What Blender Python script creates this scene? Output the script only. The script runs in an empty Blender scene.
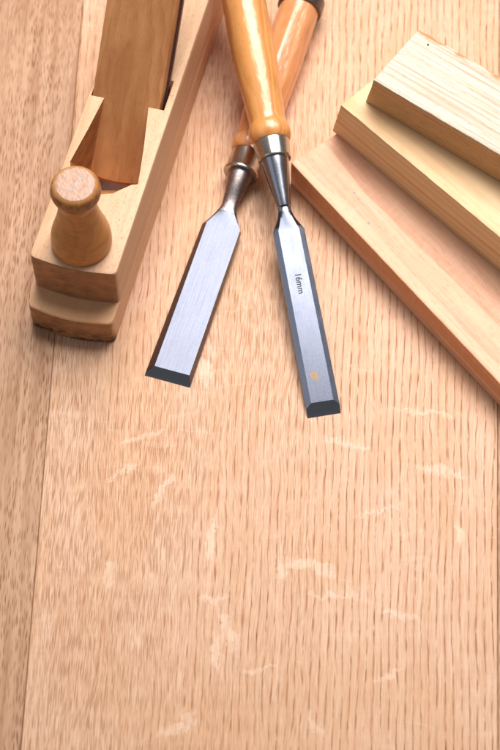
import bpy, bmesh, math, random
from mathutils import Vector, Matrix, noise as mnoise
random.seed(7)
MM = 0.001
sc = bpy.context.scene
col = sc.collection

# ------------------------------------------------------------------ node helper
class G:
    def __init__(s, name):
        s.mat = bpy.data.materials.new(name); s.mat.use_nodes = True
        s.nt = s.mat.node_tree; s.nt.nodes.clear()
        s.out = s.nt.nodes.new('ShaderNodeOutputMaterial')
        s.bsdf = s.nt.nodes.new('ShaderNodeBsdfPrincipled')
        s.nt.links.new(s.bsdf.outputs[0], s.out.inputs[0])
    def put(s, sock, v):
        if v is None: return
        if isinstance(v, bpy.types.NodeSocket): s.nt.links.new(v, sock)
        else:
            if isinstance(v, (tuple, list)) and len(v) == 3 and sock.type == 'RGBA': v = (*v, 1)
            sock.default_value = v
    def n(s, t): return s.nt.nodes.new(t)
    def m(s, op, a, b=None, c=None, clamp=False):
        k = s.n('ShaderNodeMath'); k.operation = op; k.use_clamp = clamp
        s.put(k.inputs[0], a); s.put(k.inputs[1], b); s.put(k.inputs[2], c); return k.outputs[0]
    def add(s, a, b): return s.m('ADD', a, b)
    def sub(s, a, b): return s.m('SUBTRACT', a, b)
    def mul(s, a, b): return s.m('MULTIPLY', a, b)
    def mx(s, a, b): return s.m('MAXIMUM', a, b)
    def inv(s, a): return s.m('SUBTRACT', 1.0, a, clamp=True)
    def step(s, v, lo, hi, a=0.0, b=1.0):
        k = s.n('ShaderNodeMapRange'); k.interpolation_type = 'SMOOTHSTEP'
        for i, q in enumerate((v, lo, hi, a, b)): s.put(k.inputs[i], q)
        return k.outputs[0]
    def xyz(s, v):
        k = s.n('ShaderNodeSeparateXYZ'); s.put(k.inputs[0], v); return k.outputs
    def vec(s, x, y, z=0.0):
        k = s.n('ShaderNodeCombineXYZ')
        for i, q in enumerate((x, y, z)): s.put(k.inputs[i], q)
        return k.outputs[0]
    def mm(s, off=(0, 0, 0)):
        tc = s.n('ShaderNodeTexCoord'); k = s.n('ShaderNodeVectorMath'); k.operation = 'MULTIPLY_ADD'
        s.put(k.inputs[0], tc.outputs['Object']); k.inputs[1].default_value = (1000,)*3; k.inputs[2].default_value = off
        return k.outputs[0]
    def sc(s, v, k3):
        k = s.n('ShaderNodeVectorMath'); k.operation = 'MULTIPLY'; s.put(k.inputs[0], v); k.inputs[1].default_value = k3
        return k.outputs[0]
    def noise(s, v, scale=1.0, detail=3.0, rough=0.55, dist=0.0):
        k = s.n('ShaderNodeTexNoise'); s.put(k.inputs['Vector'], v)
        k.inputs['Scale'].default_value = scale; k.inputs['Detail'].default_value = detail
        k.inputs['Roughness'].default_value = rough; k.inputs['Distortion'].default_value = dist
        return k.outputs[0]
    def voro(s, v, dims='2D', rnd=1.0):
        k = s.n('ShaderNodeTexVoronoi'); k.voronoi_dimensions = dims; s.put(k.inputs['Vector'], v)
        k.inputs['Scale'].default_value = 1.0; k.inputs['Randomness'].default_value = rnd
        return k.outputs['Distance'], k.outputs['Color']
    def mix(s, f, a, b, mode='MIX'):
        k = s.n('ShaderNodeMix'); k.data_type = 'RGBA'; k.blend_type = mode
        s.put(k.inputs[0], f); s.put(k.inputs[6], a); s.put(k.inputs[7], b); return k.outputs[2]
    def bump(s, h, dist, strength=1.0):
        k = s.n('ShaderNodeBump'); k.inputs['Strength'].default_value = strength
        k.inputs['Distance'].default_value = dist; s.put(k.inputs['Height'], h); return k.outputs[0]
    def set(s, **kw):
        for k, v in kw.items(): s.put(s.bsdf.inputs[k.replace('_', ' ')], v)
        return s.mat
    def spots(s, x, y, pts, soft=0.35):
        """union of soft ellipses (cx, cy, rx, ry, angle) in mm"""
        tot = None
        for cx, cy, rx, ry, an in pts:
            dx, dy = s.sub(x, cx), s.sub(y, cy); ca, sa = math.cos(an), math.sin(an)
            e1 = s.mul(s.add(s.mul(dx, ca), s.mul(dy, sa)), 1/rx)
            e2 = s.mul(s.add(s.mul(dx, -sa), s.mul(dy, ca)), 1/ry)
            d = s.add(s.mul(e1, e1), s.mul(e2, e2))
            w = s.step(d, 1+soft, 1-soft)
            tot = w if tot is None else s.mx(tot, w)
        return tot

def srgb(r, g, b):
    f = lambda c: (c/255/12.92 if c/255 <= .04045 else ((c/255+.055)/1.055)**2.4)
    return (f(r), f(g), f(b))

# ------------------------------------------------------------------ wood (grain runs along local Y)
def wood(name, light, dark, pith=(0, -60), ring=3.0, ringamt=0.5, warp=3.0, ylen=120., fiber=0.35, pore=0.25,
         blotch=None, rough=0.5, coat=0.0, bump=0.00006, spec=0.4, seed=0.0, extra=None, porelen=5.0, sharp=True):
    g = G(name); P = g.mm((seed, seed*1.7, seed*0.6)); P0 = g.mm(); x, y, z = g.xyz(P0)
    w1 = g.noise(g.sc(P, (1/28, 1/ylen, 1/28)), 1, 3, .5)
    w2 = g.noise(g.sc(P, (1/6, 1/60, 1/6)), 1, 2, .5)
    dx, dz = g.sub(x, pith[0]), g.sub(z, pith[1])
    r = g.m('SQRT', g.add(g.mul(dx, dx), g.mul(dz, dz)))
    rr = g.add(g.mul(r, 1/ring), g.add(g.mul(g.sub(w1, .5), warp*2), g.mul(g.sub(w2, .5), 0.8)))
    fr = g.m('FRACT', rr)
    ringv = g.mul(g.step(fr, 0.1, 0.85), g.step(fr, 1.0, 0.9)) if sharp else g.add(.5, g.mul(.5, g.m('SINE', g.mul(rr, 6.283))))
    rv = g.noise(g.vec(g.m('FLOOR', rr), 0.5, 0.0), 2.3, 0)          # each ring its own strength
    ringv = g.mul(ringv, g.step(rv, .2, .7, .35, 1.0))
    fib = g.noise(g.sc(P, (2.2, .05, 2.2)), 1, 3, .65)
    fib2 = g.noise(g.sc(P, (.55, .02, .55)), 1, 3, .6)
    d, c = g.voro(g.sc(P, (1/.55, 1/porelen, 1/.55)), '3D')
    cr = g.xyz(c)[0]
    por = g.mul(g.step(d, .42, .16), g.step(cr, .45, .75))
    f = g.m('ADD', g.mul(ringv, ringamt), g.mul(g.sub(fib, .5), fiber*1.6), clamp=True)
    f = g.m('ADD', f, g.mul(g.sub(fib2, .5), fiber*1.6), clamp=True)
    f = g.m('ADD', f, g.mul(por, pore), clamp=True)
    c0 = g.mix(f, light, dark)
    if blotch:
        b = g.noise(g.sc(P, (1/22, 1/55, 1/22)), 1, 4, .6)
        c0 = g.mix(g.step(b, .42, .68, 0, .75), c0, g.mix(.55, c0, blotch))
    h = g.sub(g.mul(fib, .6), g.add(g.mul(por, .7), g.mul(ringv, .25)))
    ro = g.add(rough, g.add(g.mul(g.sub(fib2, .5), .2), g.mul(por, .1)))
    if extra: c0, ro, h = extra(g, x, y, z, c0, ro, h)
    n = g.bump(h, bump)
    g.set(Base_Color=c0, Roughness=ro, Normal=n, Specular_IOR_Level=spec)
    if coat: g.set(Coat_Weight=coat, Coat_Roughness=.22, Coat_IOR=1.5, Coat_Normal=g.bump(g.noise(g.sc(P, (.36, .14, .36)), 1, 1, .5), .0004))
    return g.mat

# ------------------------------------------------------------------ mesh helpers
def obj(name, bm, mats, parent=None, smooth=30):
    me = bpy.data.meshes.new(name); bmesh.ops.recalc_face_normals(bm, faces=bm.faces); bm.to_mesh(me); bm.free()
    for mt in (mats if isinstance(mats, (list, tuple)) else [mats]): me.materials.append(mt)
    if smooth:
        for p in me.polygons: p.use_smooth = True
        me.set_sharp_from_angle(angle=math.radians(smooth))
    o = bpy.data.objects.new(name, me); col.objects.link(o); o.parent = parent
    return o
def loft(rings, bm=None, cap=True):
    bm = bm or bmesh.new(); R = [[bm.verts.new(Vector(p)*MM) for p in r] for r in rings]
    for a, b in zip(R, R[1:]):
        k = len(a)
        for i in range(k):
            q = [a[i], a[(i+1) % k], b[(i+1) % k], b[i]]
            try: bm.faces.new(q)
            except ValueError: pass
    if cap:
        bm.faces.new(R[0]); bm.faces.new(R[-1])
    return bm
def catmull(pts, n=8):
    out = []
    for i in range(len(pts)-1):
        p0, p1, p2, p3 = pts[max(i-1, 0)], pts[i], pts[i+1], pts[min(i+2, len(pts)-1)]
        for k in range(n):
            t = k/n
            out.append(tuple(.5*(2*b+(c-a)*t+(2*a-5*b+4*c-d)*t*t+(3*b-3*c+d-a)*t**3) for a, b, c, d in zip(p0, p1, p2, p3)))
    return out+[tuple(pts[-1])]
def lathe_y(prof, seg=64, oct=None):
    """prof: (s, r) along local Y"""
    rings = []
    for s, r in prof:
        ring = []
        for i in range(seg):
            a = 2*math.pi*i/seg; k = 1.0
            if oct:
                f = oct(s); b = (a % (math.pi/4))-math.pi/8
                k = 1-f+f*min(1.0, .955/math.cos(b))
            ring.append((r*k*math.cos(a), s, r*k*math.sin(a)))
        rings.append(ring)
    return loft(rings)
def empty(name, M, label, cat, group=None):
    o = bpy.data.objects.new(name, None); col.objects.link(o); o.matrix_world = M; o.empty_display_size = .02
    o['label'] = label; o['category'] = cat
    if group: o['group'] = group
    return o
def frame(p, d):
    y = Vector(d).normalized(); x = y.cross(Vector((0, 0, 1))).normalized(); z = x.cross(y)
    M = Matrix((x, y, z)).transposed().to_4x4(); M.translation = Vector(p)*MM; return M

# ------------------------------------------------------------------ table top
def table_mat():
    g = G('oak_table'); P = g.mm(); x, y, z = g.xyz(P)
    sl = g.add(.0415, g.mul(x, .00021))
    x0 = g.sub(x, g.mul(sl, y))                      # straightened across-grain coordinate
    left = g.step(x0, -94.4, -94.6); right = g.step(x0, 117.9, 118.1); side = g.mx(left, right)
    yy = g.add(y, g.mul(side, 331.0))
    wob = g.noise(g.vec(g.mul(x0, 1/25), g.mul(yy, 1/70)), 1, 3, .5)
    wob2 = g.noise(g.vec(g.mul(x0, 1/5.), g.mul(yy, 1/40)), 1, 2, .5)
    xg = g.add(x0, g.add(g.mul(g.sub(wob, .5), 5.5), g.mul(g.sub(wob2, .5), .9)))
    Q = lambda a, b, o=0.0: g.vec(g.add(g.mul(xg, 1/a), o), g.mul(yy, 1/b))
    # growth-ring columns
    per = g.m('FRACT', g.mul(xg, 1/3.55))
    colm = g.mul(g.step(per, .32, .5), g.step(per, .70, .5))
    zone = g.step(g.noise(g.vec(g.mul(x0, 1/55), g.mul(yy, 1/260)), 1, 2, .5), .38, .6)
    zone = g.m('MAXIMUM', g.mul(zone, .75), g.step(x0, -10, 50))
    # short dark pores
    def dashes(a, b, o, lo=.42, hi=.16, keep=.3):
        d, c = g.voro(Q(a, b, o)); r = g.xyz(c)
        return g.mul(g.mul(g.step(d, lo, hi), g.step(r[0], keep, keep+.25)), g.step(r[1], 0, 1, .45, 1.0))
    d1 = dashes(.50, 12.0, 0, .42, .14, .05); d2 = dashes(.60, 22.0, 7.3, .40, .08, .3); d4 = dashes(.72, 10.0, 5.5, .36, .12, .55)
    d3 = dashes(.5, 5.5, 3.1, .42, .10, .3)
    gate = g.mix(zone, (.85,)*3, g.add(.20, g.mul(colm, 1.3)))
    pores = g.m('MULTIPLY', g.mx(d1, g.mx(g.mul(d2, 1.0), g.mul(d3, .55))), g.xyz(gate)[0], clamp=True)
    colline = g.mul(g.mul(colm, zone), g.step(g.noise(Q(2.6, 30, 5.), 1, 3, .6), .38, .68))
    fib = g.noise(Q(.42, 20), 1, 4, .7); fib2 = g.noise(Q(3.2, 90, 2.), 1, 3, .6)
    # coarse pores of the flat-sawn side boards
    c1 = dashes(.8, 7.5, 1.7, .46, .10, .2); c2 = dashes(1.3, 11.0, 9.7, .40, .08, .3)
    cz = g.step(g.noise(Q(7, 190, 3.), 1, 2, .5), .3, .65, .45, 1.0)
    coarse = g.m('MULTIPLY', g.mx(c1, c2), cz, clamp=True)
    # silvery ray flecks of quartered oak
    wx = g.mul(g.sub(g.noise(g.vec(g.mul(x, 1/8), g.mul(y, 1/8), 3.), 1, 4, .7), .5), 13.)
    wy = g.mul(g.sub(g.noise(g.vec(g.mul(x, 1/6), g.mul(y, 1/9), 11.), 1, 4, .7), .5), 13.)
    fx, fy = g.add(x, g.add(wx, g.mul(g.sub(fib, .5), 4.))), g.add(y, g.add(wy, g.mul(g.sub(fib, .5), 9.)))
    fl = g.spots(fx, fy, FLECKS, .5)
    gen = g.noise(g.vec(g.mul(x, 1/24), g.mul(y, 1/9.), 5.), 1, 3, .5, .6)
    gm = g.noise(g.vec(g.mul(x, 1/60), g.mul(y, 1/60), 8.), 1, 1, .5)
    fgen = g.mul(g.mul(g.step(gen, .585, .62), g.step(gen, .70, .66)), g.step(gm, .45, .6, .15, .8))
    fvar = g.noise(g.vec(g.mul(xg, 1/1.6), g.mul(yy, 1/7), 6.), 1, 3, .6)
    fl = g.mul(g.mul(g.mx(fl, g.mul(fgen, .4)), g.step(fvar, .25, .6, .35, 1.0)), g.inv(side))
    chat = g.noise(g.vec(g.mul(x, 1/40), g.mul(y, 1/2.6), 1.), 1, 3, .6)
    cloud = g.noise(g.vec(g.mul(x, 1/38), g.mul(y, 1/70), 4.), 1, 3, .5)
    base = g.mix(g.step(cloud, .3, .7), T_LIGHT, T_MID)
    base = g.mix(g.m('MULTIPLY', g.step(fib, .40, .64), .6), base, T_DARK)
    hair = g.noise(Q(.30, 45, 4.4), 1, 3, .6)
    base = g.mix(g.m('MULTIPLY', g.step(hair, .56, .70), .55), base, T_DARK)
    base = g.mix(g.m('MULTIPLY', g.step(hair, .42, .30), .35), base, T_FLECK)
    base = g.mix(g.m('MULTIPLY', g.step(fib2, .4, .75), .30), base, T_DARK)
    base = g.mix(g.mul(colline, .80), base, T_LINE)
    base = g.mix(g.m('MULTIPLY', pores, g.add(.88, g.mul(fl, -.6)), clamp=True), base, T_PORE)
    base = g.mix(g.m('MULTIPLY', g.mul(d4, g.inv(g.mul(fl, .8))), g.mul(g.xyz(gate)[0], .75), clamp=True), base, T_DEEP)
    base = g.mix(g.mul(g.step(chat, .35, .65), .10), base, T_DARK)
    base = g.mix(g.mul(fl, .38), base, T_FLECK)
    sb = g.mix(g.step(fib2, .3, .75), T_SIDE, T_SIDE2)
    sb = g.mix(g.m('MULTIPLY', g.step(fib, .35, .7), .45), sb, T_SIDE2)
    sb = g.mix(g.mul(coarse, .85), sb, T_SIDEP)
    c = g.mix(side, base, sb)
    seam = g.mx(g.step(g.m('ABSOLUTE', g.add(x0, 94.5)), .42, .12), g.step(g.m('ABSOLUTE', g.sub(x0, 118.)), .5, .15))
    sn = g.step(g.noise(g.vec(0.0, g.mul(y, 1/9), 0.), 1, 3, .6), .3, .6, .35, .9)
    c = g.mix(g.mul(seam, sn), c, srgb(150, 102, 68))
    allp = g.mx(g.mul(pores, g.inv(side)), g.mul(coarse, side))
    h = g.sub(g.add(g.mul(fib, .25), g.add(g.mul(chat, .30), g.mul(fl, .15))), g.add(g.mul(allp, .8), g.mul(seam, 1.0)))
    ro = g.add(.50, g.add(g.mul(allp, .2), g.add(g.mul(fl, -.08), g.mul(g.sub(fib2, .5), .15))))
    return g.set(Base_Color=c, Roughness=ro, Normal=g.bump(h, .00012), Specular_IOR_Level=.42)

T_LIGHT = srgb(233, 195, 167); T_MID = srgb(226, 181, 144); T_DARK = srgb(204, 147, 104); T_PORE = srgb(168, 106, 66); T_DEEP = srgb(138, 80, 42)
T_LINE = srgb(196, 134, 90); T_FLECK = srgb(242, 214, 190); T_SIDE = srgb(208, 164, 130); T_SIDE2 = srgb(174, 126, 90); T_SIDEP = srgb(128, 80, 50)
FLECKS = [(24.5, -96.5, 13, 2.2, -.05), (15, -100, 3, 4.5, 0), (33, -101, 4, 3, -.3), (-9.5, -129, 2.2, 10, .35), (-15, -139, 2.2, 9, .12), (-18, -85, 1.8, 14, -.12),
          (-16, -113, 7, 1.8, .15), (-63.5, -103, 3.2, 8, -.1), (45.5, -36.5, 11, 1.5, -.2), (88, -50.5, 11, 2.6, -.25), (66, -121, 9, 1.8, -.3),
          (83, -20, 17, 1.2, -.12), (38, -111, 12, 1.3, 0), (28, -172, 1.8, 7.5, .5), (-31, -172, 10, 2.2, .3), (-28, -168, 6, 2, .8),
          (-50, -32, 12, 1.6, .4), (95, -82, 2.2, 6, .1), (60, -149, 6, 1.5, .4), (4, -146, 9, 1.2, .1), (-22, 2, 2.6, 9, .3), (-60, -52, 9, 1.2, .5), (-40, -60, 1.6, 9, -.5), (60, -70, 12, 1.2, .25)]
bm = bmesh.new()
def slope(a): return .0415+.00021*a
YS = [-420, 620]; XS = [-420, -94.5, 118.0, 420]
vt = {}
for a in XS:
    for b in YS: vt[a, b] = (a+(slope(a) if abs(a) < 400 else slope(math.copysign(110, a)))*b, b)
# one sheet: three glued oak boards, with a hair-fine V groove at each joint, 30 mm thick
rows = []
for b in [-420+26*i for i in range(41)]:
    row = []
    for a in XS:
        sx = a+slope(max(-110, min(120, a)))*b
        if abs(a) > 400: row.append((sx, b, 0))
        else: row += [(sx-.12, b, 0), (sx, b, -.2), (sx+.12, b, 0)]
    rows.append(row)
V = [[bm.verts.new(Vector(p)*MM) for p in r] for r in rows]
for r0, r1 in zip(V, V[1:]):
    for i in range(len(r0)-1): bm.faces.new((r0[i], r0[i+1], r1[i+1], r1[i]))
edge = [e for e in bm.edges if e.is_boundary]
ret = bmesh.ops.extrude_edge_only(bm, edges=edge)
low = [v for v in ret['geom'] if isinstance(v, bmesh.types.BMVert)]
for v in low: v.co.z = -30*MM
bmesh.ops.contextual_create(bm, geom=[e for e in bm.edges if e.is_boundary])
tab = obj('tabletop', bm, table_mat(), smooth=0)
tab['kind'] = 'structure'; tab['label'] = 'pale oak tabletop of glued boards with dark pores and ray flecks'

# ------------------------------------------------------------------ metals
def steel(name, base, rough=.3, streak=.25, gold_patch=None, tarnish=None, tamt=0.0, bumpd=.00001, blot=.4):
    g = G(name); P = g.mm(); x, y, z = g.xyz(P)
    br = g.noise(g.sc(P, (4.5, .05, 4.5)), 1, 4, .7)
    cross = g.noise(g.sc(P, (.35, 3.2, .35)), 1, 3, .7)
    cl = g.noise(g.sc(P, (.14, .07, .14)), 1, 4, .6)
    spk = g.noise(g.sc(P, (1.3, 1.0, 1.3)), 1, 4, .7)
    c = g.mix(g.mul(br, streak), base, tuple(v*.55 for v in base))
    c = g.mix(g.step(cl, .42, .7, 0, blot), c, tuple(v*.7 for v in base))
    if tarnish: c = g.mix(g.mul(g.step(spk, .35, .65), tamt), c, tarnish)
    if gold_patch:
        sx = g.add(x, g.mul(g.sub(g.noise(g.sc(P, (.6, .6, .6)), 1, 4, .7), .5), 5.0))
        sy = g.add(y, g.mul(g.sub(g.noise(g.sc(P, (.5, .7, .5)), 1, 4, .7), .5), 5.0))
        sp = g.spots(sx, sy, [gold_patch], .25); c = g.mix(g.mul(sp, .75), c, srgb(126, 100, 64))  # one ragged brownish-gold patch on the blade face
    ro = g.add(rough, g.add(g.mul(g.sub(br, .5), .22), g.add(g.mul(g.sub(cl, .5), blot*.5), g.mul(g.sub(cross, .5), .08))))
    h = g.add(br, g.add(g.mul(cross, .3), g.mul(spk, tamt*2)))
    return g.set(Base_Color=c, Metallic=1.0, Roughness=ro, Normal=g.bump(h, bumpd))
M_STEEL1 = steel('ground_steel', (.100, .107, .136), .34, .3, blot=.06, bumpd=.000005)
M_STEEL2 = steel('polished_steel', (.130, .142, .185), .26, .35, gold_patch=(-1.3, 19, 1.7, 2.4, .3))
M_NECK2 = steel('shank_steel', (.34, .36, .43), .26, .3)
M_BEV2 = steel('brightened_bevel_steel', (.34, .38, .50), .30, .3)  # blade steel again, bevels' pale blue reflection put into a brighter colour
M_NECK1 = steel('forged_steel', (.42, .36, .36), .36, .3, tarnish=(.12, .08, .08), tamt=.55, bumpd=.00006)
M_EDGE1 = steel('dark_ground_steel', (.22, .20, .22), .36, .3, tarnish=(.16, .10, .08), tamt=.6, bumpd=.00003)
M_TIP = steel('honed_dark_steel', (.26, .28, .33), .36, .3)
M_FERR = steel('nickel_ferrule', (.62, .585, .54), .24, .1, tarnish=(.30, .24, .18), tamt=.3)
M_HOOP = steel('iron_hoop', (.24, .21, .20), .38, .2, tarnish=(.09, .07, .06), tamt=.6, bumpd=.00008)
M_IRON = steel('plane_iron_steel', (.30, .25, .27), .32, .25, tarnish=(.16, .11, .11), tamt=.5)
g = G('stamp_ink'); M_INK = g.set(Base_Color=(.02, .02, .025), Roughness=.6)

# ------------------------------------------------------------------ chisels (local +Y runs tip -> handle, +Z is the bevelled face)
def section(w, wt, t, side, s, k=6, off=0.0):
    """bevel-edged section, bottom flat at -t/2"""
    c = [(-w/2, -t/2), (w/2, -t/2), (w/2, -t/2+side), (wt/2+off, t/2), (-wt/2+off, t/2), (-w/2, -t/2+side)]
    out = []
    for i in range(6):
        a, b = c[i], c[(i+1) % 6]
        for j in range(k): out.append((a[0]+(b[0]-a[0])*j/k, s, a[1]+(b[1]-a[1])*j/k))
    return out
def circ(r, s, k=6, squash=1.0):
    # six anchors matched to the section's corners
    an = [225, 315, 350, 50, 130, 190]; out = []
    for i in range(6):
        a, b = an[i], an[(i+1) % 6]
        if b < a: b += 360
        for j in range(k):
            q = math.radians(a+(b-a)*j/k); out.append((r*math.cos(q), s, r*squash*math.sin(q)))
    return out
def lerp(A, B, f): return [tuple(a+(b-a)*f for a, b in zip(p, q)) for p, q in zip(A, B)]
def ease(f): return f*f*(3-2*f)

def chisel(name, tip, d, spec, label):
    root = empty(name, frame(tip, d), label, 'chisel', 'crossed chisels')
    bm = bmesh.new(); S = spec; rings = []
    t, bl, sh = S['t'], S['bev'], S['sh']
    W = lambda s: S['w0']+(S['w1']-S['w0'])*s/sh
    WT = lambda s: S['wt0']+(S['wt1']-S['wt0'])*s/sh
    def sec(s, top=1.0):
        w, wt = W(s), WT(s)
        r = section(w, wt, t, S['side'], s, off=S.get('off', 0))
        if top < 1:   # end bevel: clip the section's height
            lim = -t/2+max(top*t, .12)
            r = []
            of = S.get('off', 0)
            for (x, y, z) in section(w, wt, t, S['side'], s, off=of):
                if z > lim:
                    # widen as the lowered roof meets the side bevels
                    f = (lim-(-t/2+S['side']))/(t-S['side']) if lim > -t/2+S['side'] else 0
                    f = max(0, min(1, f)); hw = w/2+(wt/2-w/2)*f
                    x -= of; x = of*f+(x/(wt/2)*hw if abs(x) <= wt/2+1e-6 else math.copysign(hw, x))
                    z = lim
                r.append((x, y, z))
        return r
    nb = 6
    for i in range(nb+1): rings.append(sec(bl*i/nb, i/nb))
    for i in range(1, 25): rings.append(sec(bl+(sh-bl)*i/24))
    # shoulder: sweeps in to the round neck
    base = sec(sh)
    for i in range(1, 15):
        f = i/14; s = sh+(S['neck']-sh)*f
        q = lerp([(x, s, z) for x, y, z in base], circ(S['nr'], s, squash=S['sq']), ease(f)**.75)
        # narrow the width faster than the height
        wmax = max(abs(p[0]) for p in q); want = S['nr']+(W(sh)/2-S['nr'])*S['shape'](f)
        q = [(p[0]*want/wmax, p[1], p[2]) for p in q]; rings.append(q)
    n_blade = len(rings)
    for s, r, q in S['cone']: rings.append(circ(r, s, squash=q))
    bm = loft(rings)
    bm.faces.ensure_lookup_table()
    for f in bm.faces:
        c = f.calc_center_median()/MM; f.normal_update(); nrm = f.normal
        if c.y < bl and abs(nrm.y) > .25 and c.y > .01: f.material_index = 1
        elif c.y > S['neck']-(S['neck']-sh)*S['dark']: f.material_index = 3
        elif c.y < sh+2 and abs(nrm.x) > .35: f.material_index = 2
    blade = obj('blade', bm, S['mats'], root, smooth=17)
    o = obj('ferrule', lathe_y(S['ferrule'], 64), M_FERR, root, smooth=40)
    h = obj('handle', lathe_y(catmull(S['handle'], 6), 96, S.get('oct')), S['hmat'], root, smooth=40 if not S.get('oct') else 12)
    return root, blade, h

def glossy_dirt(g, x, y, z, c, ro, h):
    P = g.mm(); b = g.noise(g.sc(P, (.18, .05, .18)), 1, 4, .65); s = g.noise(g.sc(P, (.9, .5, .9)), 1, 2, .5)
    c = g.mix(g.step(b, .55, .78, 0, .35), c, srgb(168, 98, 40))
    c = g.mix(g.step(s, .70, .78, 0, .45), c, srgb(150, 90, 44))
    return c, g.add(ro, g.mul(b, .08)), h
M_H1 = wood('varnished_ash', srgb(230, 160, 106), srgb(186, 106, 54), pith=(14, -22), ring=3.6, ringamt=.4, fiber=.3, pore=.35,
            blotch=srgb(176, 96, 48), rough=.36, coat=.9, seed=31, extra=glossy_dirt)
M_H2 = wood('varnished_boxwood', srgb(232, 162, 92), srgb(190, 106, 46), pith=(-9, 25), ring=3.2, ringamt=.55, fiber=.3, pore=.3,
            blotch=srgb(190, 112, 40), rough=.36, coat=1.0, seed=57, extra=glossy_dirt)

c1_d = Vector((33.5, 110.2, 0)).normalized(); c1_d = Vector((c1_d.x, c1_d.y, .0450))
c1, b1, h1 = chisel('wood_chisel', (-39.3, -3.6, 1.75), c1_d, dict(
    w0=22.6, w1=20.0, wt0=17.4, wt1=17.2, t=3.4, side=.7, off=1.0, bev=4.6, sh=87.0, neck=99.5, nr=3.9, shape=lambda f: (1-f)**1.35 if f < 1 else 0, dark=.30,
    sq=.52, cone=[(101, 3.95, .56), (103, 4.15, .64), (105, 4.4, .74), (107.5, 4.8, .86), (110, 5.2, .95), (113, 5.7, 1), (116, 6.2, 1), (119.6, 6.8, 1), (124, 6.8, 1)],
    ferrule=[(118.6, 6.4), (118.6, 8.7), (119.1, 9.0), (120.2, 9.0), (120.8, 8.6), (121.2, 8.3), (130.6, 8.1), (131.2, 7.9), (131.2, 6.5)],
    handle=[(128, 6.0), (130.9, 7.2), (131.6, 8.2), (133.2, 9.1), (136.0, 9.5), (139.0, 9.0), (140.8, 8.3), (142.0, 8.35), (146, 9.0), (156, 10.2), (172, 10.8), (190, 11.0), (208, 10.9), (220, 10.6), (226, 10.4), (233, 10.2), (239, 9.6), (242, 8.2), (243.4, 5.5), (243.8, .6)],
    oct=lambda s: max(0, min(1, (s-146)/14))*max(0, min(1, (226-s)/12)),
    hmat=M_H1, mats=[M_STEEL1, M_TIP, M_EDGE1, M_NECK1]),
    'wide flat chisel with pinkish brown faceted handle, lying underneath the other chisel')
hoop = obj('hoop', lathe_y([(224.0, 10.2), (224.0, 11.4), (224.5, 11.9), (231.6, 11.9), (232.2, 11.4), (232.2, 9.9)], 64), M_HOOP, h1, smooth=40)

c2, b2, h2 = chisel('wood_chisel', (35.0, -21.9, 1.5), Vector((-.1735, .985, .167)), dict(
    w0=15.9, w1=15.5, wt0=10.8, wt1=10.2, t=3.0, side=1.9, bev=6.2, sh=95.0, neck=106.5, nr=3.15, shape=lambda f: (1-f)**1.6 if f < 1 else 0, dark=0.12,
    sq=.62, cone=[(107.2, 3.2, .62), (107.5, 3.45, .98), (109, 3.65, 1), (112, 4.05, 1), (120, 5.1, 1), (128, 6.3, 1), (133.5, 7.1, 1), (139, 7.2, 1)],
    ferrule=[(132.9, 6.9), (132.9, 8.0), (133.3, 8.25), (134.2, 8.25), (134.6, 8.1), (142.0, 9.1), (142.6, 9.0), (142.6, 7.5)],
    handle=[(139.5, 6.6), (142.2, 8.6), (143.0, 9.5), (145.0, 10.4), (147.5, 10.7), (150.5, 10.2), (152.6, 9.4), (154.5, 9.2), (158, 9.3), (168, 9.85), (182, 10.7), (198, 11.2), (215, 11.1), (232, 10.7), (246, 10.2), (254, 9.6), (258, 8.4), (260, 5.8), (260.6, .6)],
    hmat=M_H2, mats=[M_STEEL2, M_TIP, M_BEV2, M_NECK2]),
    'narrow chisel stamped 16mm with glossy yellow handle, resting across the wider chisel')
# the stamped size mark
cu = bpy.data.curves.new('size_mark', 'FONT'); cu.body = '16mm'; cu.size = 4.3*MM; cu.align_x = 'CENTER'; cu.align_y = 'CENTER'; cu.extrude = .00002; cu.offset = .00007
to = bpy.data.objects.new('tmp_text', cu); col.objects.link(to)
me = bpy.data.meshes.new_from_object(to.evaluated_get(bpy.context.evaluated_depsgraph_get()))
bpy.data.objects.remove(to); me.name = 'size_mark'; me.materials.clear(); me.materials.append(M_INK)
tx = bpy.data.objects.new('size_mark', me); col.objects.link(tx); tx.parent = b2
tx.location = (.1*MM, 66.5*MM, 1.515*MM); tx.rotation_euler = (0, 0, -math.pi/2)

# ------------------------------------------------------------------ hand plane (local +Y toe -> heel, +X right)
PL = frame((-85.6, 21.8, 0), (.247, .969, 0))
plane = empty('hand_plane', PL, 'small wooden hand plane with turned front knob and tall brown wedge, left of the chisels', 'hand plane')
HW = 21.1; LEN = 262.; TOP = 44.
def outline(z, u0, ins, bulge, r=4.0):
    """plan outline with bowed, round-cornered toe; same vertex count at every level"""
    w = HW-ins; o = []
    n = 10
    for i in range(7):                                   # left corner arc
        a = math.pi-(math.pi/2)*i/6; o.append((-w+r+r*math.cos(a), u0+ins+r-r*math.sin(a), z))
    for i in range(1, n):
        f = i/n; o.append((-w+r+(2*w-2*r)*f, u0+ins-bulge*math.sin(math.pi*f), z))
    for i in range(7):
        a = math.pi/2-(math.pi/2)*i/6; o.append((w-r+r*math.cos(a), u0+ins+r-r*math.sin(a), z))
    for i in range(1, 14): o.append((w, u0+ins+r+(LEN-ins-u0-ins-r)*i/13, z))
    for i in range(1, 5): o.append((w-2*w*i/5, LEN-ins, z))
    for i in range(0, 13): o.append((-w, LEN-ins-(LEN-ins-u0-ins-r)*i/13, z))
    return o
lv = [(0, 0.6, .9), (.25, .2, .4), (.9, 0, 0), (6, 0, 0), (12, 0, 0), (16.6, 0, 0), (17.6, .05, .2), (18.0, .55, .3)]
rings = [outline(z, u, i, 2.0, 3.6) for z, u, i in lv]
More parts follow.
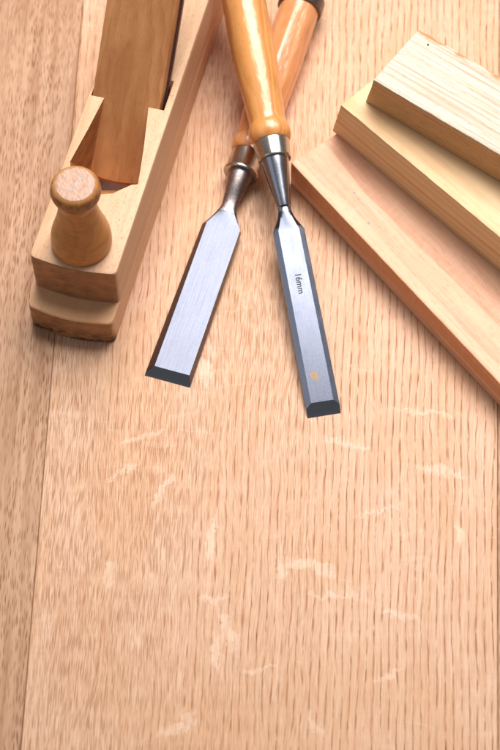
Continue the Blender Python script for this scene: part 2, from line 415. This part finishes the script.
rings += [outline(18.02, 10.9, .35, 1.8, 3.3), outline(18.25, 11.8, .1, 1.7, 3.2), outline(19.0, 12.1, 0, 1.7, 3.2), outline(28, 12.2, 0, 1.7, 3.2), outline(36, 12.2, 0, 1.7, 3.2),
          outline(41.6, 12.2, 0, 1.7, 3.2), outline(43.3, 12.2, .1, 1.7, 3.2), outline(43.8, 12.2, .4, 1.7, 3.2), outline(TOP, 12.2, 1.1, 1.7, 3.2)]
bm = loft(rings)
def body_extra(g, x, y, z, c, ro, h):
    P = g.mm(); a = g.noise(g.sc(P, (.30, .30, .42)), 1, 4, .6); lowz = g.step(z, 10, 2.0); toe = g.step(y, 7, 2)
    chip = g.mul(g.mul(g.step(g.noise(g.sc(P, (.16, .3, .36)), 1, 4, .6), .50, .54), lowz), toe)
    grime = g.noise(g.sc(P, (.12, .08, .12)), 1, 4, .65)
    # end grain of the toe faces, their shade painted in as darker browns
    nm = g.n('ShaderNodeNewGeometry'); tc = g.n('ShaderNodeTexCoord')
    ny = g.xyz(tc.outputs['Normal'])[1]; eg = g.mul(g.step(ny, -.45, -.75), g.step(y, 30, 20))
    egl = g.noise(g.vec(g.mul(x, .07), 0.0, g.mul(g.add(z, g.mul(g.mul(x, x), .006)), 1.1)), 1, 4, .7)
    egd = g.noise(g.sc(P, (2.2, .5, 2.2)), 1, 2, .6)
    grime = g.add(g.mul(grime, .45), g.add(g.mul(egl, .40), g.mul(egd, .15)))
    c = g.mix(g.mul(eg, .85), c, g.mix(g.step(grime, .38, .62), srgb(178, 124, 80), srgb(122, 78, 46)))
    c = g.mix(g.mul(chip, .9), c, srgb(72, 40, 22))
    ledge = g.mul(g.step(z, 19.5, 18.2), g.mul(g.step(z, 17.0, 18.0), g.step(y, 14, 11)))
    c = g.mix(g.mul(ledge, g.step(grime, .3, .7, .35, .8)), c, srgb(222, 160, 108))  # ledge painted lighter and warmer to offset the grey shade on it
    c = g.mix(g.step(grime, .58, .8, 0, .4), c, srgb(186, 138, 98))
    nick = g.noise(g.sc(P, (.45, .2, .45)), 1, 3, .6)
    c = g.mix(g.step(nick, .70, .76, 0, .5), c, srgb(140, 92, 58))
    return c, ro, g.sub(h, g.add(g.mul(chip, 3.0), g.mul(g.step(nick, .68, .76), 1.5)))
M_BODY = wood('beech_body', srgb(228, 184, 146), srgb(198, 142, 98), pith=(18, -70), ring=4.2, ringamt=.35, warp=2.2, fiber=.4, pore=.5,
              blotch=srgb(206, 154, 112), rough=.5, bump=.00007, seed=12, extra=body_extra, porelen=2.4)
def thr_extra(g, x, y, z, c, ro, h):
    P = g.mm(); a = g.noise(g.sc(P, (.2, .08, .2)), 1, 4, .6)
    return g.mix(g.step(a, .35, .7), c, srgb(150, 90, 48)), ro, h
M_THROAT = wood('dark_throat_beech', srgb(186, 128, 80), srgb(146, 88, 46), pith=(18, -70), ring=4.2, ringamt=.4, fiber=.35, rough=.45, seed=12, extra=thr_extra)  # throat and slot walls: the body's beech in darker browns
body = obj('body', bm, [M_BODY, M_THROAT], plane, smooth=28)
# cutters for throat and wedge slot
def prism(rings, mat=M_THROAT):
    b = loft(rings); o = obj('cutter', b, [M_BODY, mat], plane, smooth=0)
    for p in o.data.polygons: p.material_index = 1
    return o
top = [(-12.5, 111), (-15.2, 88), (-18.0, 68), (-15, 59), (-8, 54), (0, 52.5), (7, 55), (11.5, 59.5), (14.5, 62.3), (17.2, 63.3), (16.0, 72), (14.2, 84), (9.3, 111)]
bot = [(-12.5, 82), (-13.0, 81), (-13.5, 79), (-13.0, 77), (-8, 76), (0, 76), (5, 76), (8, 76), (10, 76.5), (11.5, 77), (11, 79), (10.6, 81), (9.3, 82)]
cutA = prism([[(x, u, -1.5) for x, u in bot], [(b[0]+(t[0]-b[0])*.5, b[1]+(t[1]-b[1])*(.44 if t[1] < 75 else .55), 22) for b, t in zip(bot, top)], [(b[0]+(t[0]-b[0])*.86, b[1]+(t[1]-b[1])*(.66 if t[1] < 75 else .88), 37) for b, t in zip(bot, top)], [(x, u, TOP+.6) for x, u in top]])
pg = [(110.2, TOP+2), (128.5, TOP+2), (80.5, -2), (74.5, -2), (84.2, 20)]
cutB = prism([[(-19.4, u, z) for u, z in pg], [(17.6, u, z) for u, z in pg]])
for c in (cutA, cutB):
    md = body.modifiers.new('cut', 'BOOLEAN'); md.object = c; md.operation = 'DIFFERENCE'; md.solver = 'EXACT'
dg = bpy.context.evaluated_depsgraph_get()
nm = bpy.data.meshes.new_from_object(body.evaluated_get(dg), preserve_all_data_layers=True, depsgraph=dg)
body.modifiers.clear(); body.data = nm
for c in (cutA, cutB): bpy.data.objects.remove(c)
for p in nm.polygons: p.use_smooth = True
nm.set_sharp_from_angle(angle=math.radians(28))

# wedge: a tapered board at 45 degrees, hollowed lower end
def slab(name, ufront, thick, x0, x1, z0, z1, mat, edge=.8, curve=0.0, parent=plane, taper=0.0):
    """slab leaning back at 45 deg; its front face lies on u = z + ufront"""
    e = edge; s2 = math.sqrt(.5); rings = []
    L0, L1 = 0.0, (z1-z0)/s2
    N = 24
    def P(x, l, t):  # l up the slope, t thickness backwards (normal direction +u,-z)
        z = z0+l*s2-t*s2; u = (z0+ufront)+l*s2+t*s2
        return (x, u, z)
    xs = [x0+(x1-x0)*i/10 for i in range(11)]
    for k in range(N+1):
        f = k/N; ring = []
        fr = [x0, x0+e*.3]+xs[1:-1]+[x1-e*.3, x1]
        def l_at(x):
            m = (x-(x0+x1)/2)/((x1-x0)/2)
            return curve*(1-m*m) if k == 0 else 0
        ll = L0+(L1-L0)*f
        for x in fr:
            ins = e if x in (x0, x1) else (0.0)
            ring.append(P(x, ll-l_at(x), ins if k else max(ins, e*1.2)))
        for x in reversed(fr):
            ins = e if x in (x0, x1) else 0
            ring.append(P(x, ll-l_at(x), thick+taper*f-ins))
        rings.append(ring)
        if k == 0:
            rings.append([P(x, e*1.4-l_at(x), (e if x in (x0, x1) else 0)) for x in fr]+[P(x, e*1.4-l_at(x), thick-(e if x in (x0, x1) else 0)) for x in reversed(fr)])
    o = obj(name, loft(rings), mat, parent, smooth=28)
    R = Matrix.Rotation(math.pi/4, 4, 'X'); o.data.transform(R.inverted()); o.matrix_local = R
    return o
def wedge_extra(g, x, y, z, c, ro, h):
    P = g.mm(); a = g.noise(g.sc(P, (.05, .03, .05)), 1, 3, .6)
    c = g.mix(g.step(a, .4, .7, 0, .5), c, srgb(166, 100, 52))
    return c, ro, h
M_WEDGE = wood('oiled_beech_wedge', srgb(212, 150, 98), srgb(170, 106, 58), pith=(-3, -75), ring=3.4, ringamt=.5, warp=2.6, fiber=.42, pore=.4,
               blotch=srgb(160, 100, 56), rough=.42, coat=.15, seed=77, extra=wedge_extra, ylen=70., porelen=3., bump=.00003)
wedge = slab('wedge', 64.4, 8.0, -18.9, 15.4, 16.8, 128, M_WEDGE, edge=1.0, curve=2.6)
iron = slab('cutting_iron', 76.2, 3.0, -17.5, 16.6, 1.5, 122, M_IRON, edge=.3)

# turned knob
kp = [(0, 13.2), (.5, 13.9), (2.5, 14.2), (7, 14.0), (12, 13.0), (18, 11.3), (24, 9.9), (30, 9.0), (34, 8.7), (37, 8.9), (39.5, 9.8), (41.5, 10.8), (44, 11.4), (46.5, 11.2), (48.2, 10.4), (49.2, 9.2), (49.5, 8.2), (49.55, 4.0)]
rings = [[(r*math.cos(2*math.pi*i/72), r*math.sin(2*math.pi*i/72), s) for i in range(72)] for s, r in catmull(kp, 5)]
bm = loft(rings)
def knob_extra(g, x, y, z, c, ro, h):
    P = g.mm(); r = g.m('SQRT', g.add(g.mul(x, x), g.mul(y, y)))
    a = g.noise(g.sc(P, (.28, .28, .28)), 1, 4, .6); rim = g.mul(g.step(z, 38.5, 43), g.step(z, 49.4, 47.5))
    c = g.mix(g.mul(rim, g.step(a, .34, .62, .1, .8)), c, srgb(118, 74, 48))
    topf = g.step(z, 49.0, 49.4)
    lines = g.noise(g.vec(g.mul(g.add(x, y), 1.1), g.mul(g.sub(x, y), .16), 0.), 1, 4, .7)
    c = g.mix(g.mul(topf, .85), c, g.mix(g.step(lines, .35, .65), srgb(204, 164, 138), srgb(156, 108, 84)))
    dots = g.spots(x, y, [(1.6, 3.6, .75, .55, 0), (.4, .6, .6, .7, 0), (-.9, -3.0, .8, .5, .3)], .5)
    c = g.mix(g.mul(g.mul(dots, topf), .8), c, srgb(140, 172, 186))
    nick = g.noise(g.sc(P, (.6, .6, .6)), 1, 2, .5)
    c = g.mix(g.mul(rim, g.step(nick, .64, .70, 0, .8)), c, srgb(60, 36, 22))
    sh = g.noise(g.sc(P, (.10, .10, .5)), 1, 3, .5)
    c = g.mix(g.mul(g.inv(topf), g.step(sh, .4, .7, 0, .45)), c, srgb(168, 108, 52))
    return c, ro, h
def wood_z():   # knob wood: grain runs up the knob
    return wood('turned_beech_knob', srgb(206, 142, 78), srgb(174, 106, 48), pith=(-18, 20), ring=5.5, ringamt=.35, warp=1.5, ylen=30, fiber=.18, pore=.25,
                blotch=srgb(176, 116, 62), rough=.42, coat=.2, seed=5, extra=knob_extra, porelen=2.2)
knob = obj('knob', bm, wood_z(), plane, smooth=35)
knob.location = (.6*MM, 26.3*MM, (TOP-.05)*MM); knob.rotation_euler = (math.radians(1.0), math.radians(1.5), 0)

# ------------------------------------------------------------------ boards (local +Y along the board, measured corners)
def board(p0, along, width, length, z0, z1, mat, label, rough=.25, seed=1, cutskew=0.0):
    """p0: near-left corner on plan; along: plan direction; the board extends to its left-hand normal"""
    d = Vector((along[0], along[1], 0)).normalized()
    M = frame((p0[0], p0[1], z0), d)            # +X is right of the direction, board lies towards -X... (normal to the far side)
    h = z1-z0; nx, ny, nz = max(6, int(width/2.5)), int(length/3), max(4, int(h/2.5))
    bm = bmesh.new()
    bmesh.ops.create_cube(bm, size=1)
    bmesh.ops.scale(bm, vec=(width, length, h), verts=bm.verts); bmesh.ops.translate(bm, vec=(-width/2, length/2, h/2), verts=bm.verts)
    bmesh.ops.bevel(bm, geom=[e for e in bm.edges], offset=.55, segments=2, affect='EDGES', profile=.6)
    for axis, n, L in ((0, nx, width), (1, ny, length), (2, nz, h)):
        for i in range(1, n):
            co = [0, 0, 0]; no = [0, 0, 0]; no[axis] = 1
            co[axis] = L*i/n if axis else -L*i/n
            bmesh.ops.bisect_plane(bm, geom=bm.verts[:]+bm.edges[:]+bm.faces[:], plane_co=co, plane_no=no)
    for v in bm.verts:
        p = v.co
        q = Vector((p.x*.25+seed*9, p.y*.03, p.z*.25)); k = mnoise.noise(q)*rough
        edge = (min(abs(p.x), abs(p.x+width)) < 1.2) + (min(p.z, h-p.z) < 1.2) + (p.y < 1.2)
        q2 = Vector((p.x*.5, p.y*.22+seed*5, p.z*.5)); k2 = mnoise.noise(q2)*rough*(1.6 if edge >= 2 else .35)
        cx, cz = p.x+width/2, p.z-h/2
        dirv = Vector((cx/width, 0, cz/h)); dirv = dirv.normalized() if dirv.length else dirv
        if p.z > .6: v.co += dirv*(k*.35+k2-abs(k2)*.3)
        if p.y < 1: v.co.y += k2*.8
        if p.y < 30: v.co.y -= cutskew*(1-p.z/h)*(1-max(0, p.y)/30)
        v.co = v.co*MM
    o = obj('wooden_board', bm, mat, smooth=30); o.matrix_world = M
    o['label'] = label; o['category'] = 'board'; o['group'] = 'stacked wooden boards'
    return o
def b1x(g, x, y, z, c, ro, h):
    P = g.mm(); dots = g.spots(x, y, [(-13.5, 33, .8, .7, 0), (-8.0, 51, .9, .8, 0), (-13.0, 37, .5, .6, 0)], .5)
    up = g.step(z, 17.0, 17.6); c = g.mix(g.mul(g.mul(dots, up), .6), c, srgb(110, 130, 150))
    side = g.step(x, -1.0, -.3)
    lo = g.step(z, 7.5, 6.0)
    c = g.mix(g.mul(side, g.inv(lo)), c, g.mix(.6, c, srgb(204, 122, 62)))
    cross = g.noise(g.sc(P, (.12, .5, .1)), 1, 3, .6)
    return g.mix(g.step(cross, .45, .75, 0, .2), c, srgb(238, 204, 176)), ro, h
def b3x(g, x, y, z, c, ro, h):
    P = g.mm(); top = g.step(z, 18.8, 19.6)
    ln = g.noise(g.sc(P, (.8, .012, .1)), 1, 3, .6); saw = g.noise(g.sc(P, (2.4, .02, 1)), 1, 3, .7)
    c = g.mix(g.mul(top, .80), c, g.mix(g.step(ln, .40, .72), srgb(231, 223, 212), srgb(192, 174, 150)))
    c = g.mix(g.mul(top, g.step(saw, .6, .75, 0, .6)), c, srgb(176, 146, 112))
    wane = g.noise(g.sc(P, (.3, .07, .3)), 1, 4, .6)
    c = g.mix(g.mul(g.mul(top, g.step(x, -33.5, -37.2)), g.step(wane, .42, .6)), c, srgb(190, 142, 96))
    dots = g.spots(x, y, [(-33, 9, .8, .5, .3)], .5); c = g.mix(g.mul(dots, top), c, srgb(96, 60, 38))
    return c, g.add(ro, g.mul(top, .15)), g.sub(h, g.add(g.mul(g.mul(saw, top), .9), g.mul(g.mul(ln, top), 1.0)))
M_B1 = wood('alder_board', srgb(236, 190, 156), srgb(190, 112, 76), pith=(-46, -70), ring=7.5, ringamt=.75, warp=2.0, ylen=300, fiber=.28, pore=.12,
            blotch=srgb(222, 168, 128), rough=.5, seed=3, extra=b1x)
M_B2 = wood('pine_board', srgb(238, 203, 157), srgb(206, 146, 86), pith=(-16, -50), ring=4.6, ringamt=.65, warp=1.3, ylen=300, fiber=.35, pore=.05,
            rough=.48, seed=21)
M_B3 = wood('rough_sawn_board', srgb(218, 172, 122), srgb(178, 126, 80), pith=(-14, -50), ring=2.6, ringamt=.35, warp=1.2, ylen=260, fiber=.45, pore=.2,
            rough=.62, seed=44, extra=b3x, bump=.00018)
# direction runs toward lower right; the far side is its left => flip with a mirrored frame (board extends to -X = left of +Y)
def place(p0, along, width, length, z0, z1, mat, label, rough, seed, skew=0.):
    d = Vector((along[0], along[1])); n = Vector((-d.y, d.x)).normalized()   # left of direction = away from camera
    return board(p0, along, width, length, z0, z1, mat, label, rough, seed, skew)
place((20.3, 109.6), (95.6, -123.9), 74, 230, 0.0, 18.0, M_B1, 'widest pinkish brown board at the bottom of the stack, lying on the tabletop', .25, 1)
place((44.3, 125.6), (72.3, -75.8), 45, 225, 18.05, 44.0, M_B2, 'yellow pine board in the middle of the stack of three boards', .3, 2, 4.6)
place((59.0, 125.6), (57.3, -43.1), 38.2, 210, 44.05, 64.0, M_B3, 'rough whitish board on top of the stack of three boards', .5, 3, 3.2)

# ------------------------------------------------------------------ light
def area(name, loc, target, sx, sy, power, color, spread=180):
    l = bpy.data.lights.new(name, 'AREA'); l.shape = 'RECTANGLE'; l.size = sx; l.size_y = sy; l.energy = power; l.color = color; l.spread = math.radians(spread)
    o = bpy.data.objects.new(name, l); col.objects.link(o); o.location = loc
    o.rotation_euler = (Vector(target)-Vector(loc)).to_track_quat('-Z', 'Y').to_euler(); return o
area('softbox_key', (.15, .515, .92), (.06, .095, 0), .82, .62, 4.3, (1.0, .962, .92), 77)
area('softbox_fill', (-.95, -.1, .80), (0, 0, 0), .9, .7, 1.0, (.96, .98, 1.0))
w = bpy.data.worlds.new('World'); sc.world = w; w.use_nodes = True
w.node_tree.nodes['Background'].inputs[0].default_value = (.94, .965, 1.0, 1); w.node_tree.nodes['Background'].inputs[1].default_value = .17

# ------------------------------------------------------------------ camera
TH = math.radians(62); D = .857
cam = bpy.data.cameras.new('camera'); co = bpy.data.objects.new('camera', cam); col.objects.link(co)
co.location = (0, -D*math.cos(TH), D*math.sin(TH)); co.rotation_euler = (math.radians(90)-TH, 0, 0)
cam.sensor_fit = 'VERTICAL'; cam.sensor_height = 36; cam.lens = 1800/750*36; cam.clip_start = .02; cam.clip_end = 50
cam.dof.use_dof = True; cam.dof.focus_distance = .845; cam.dof.aperture_fstop = 13
sc.camera = co
vs = sc.view_settings; vs.view_transform = 'Standard'; vs.look = 'None'; vs.exposure = 0; vs.gamma = 1
sc.cycles.use_denoising = True
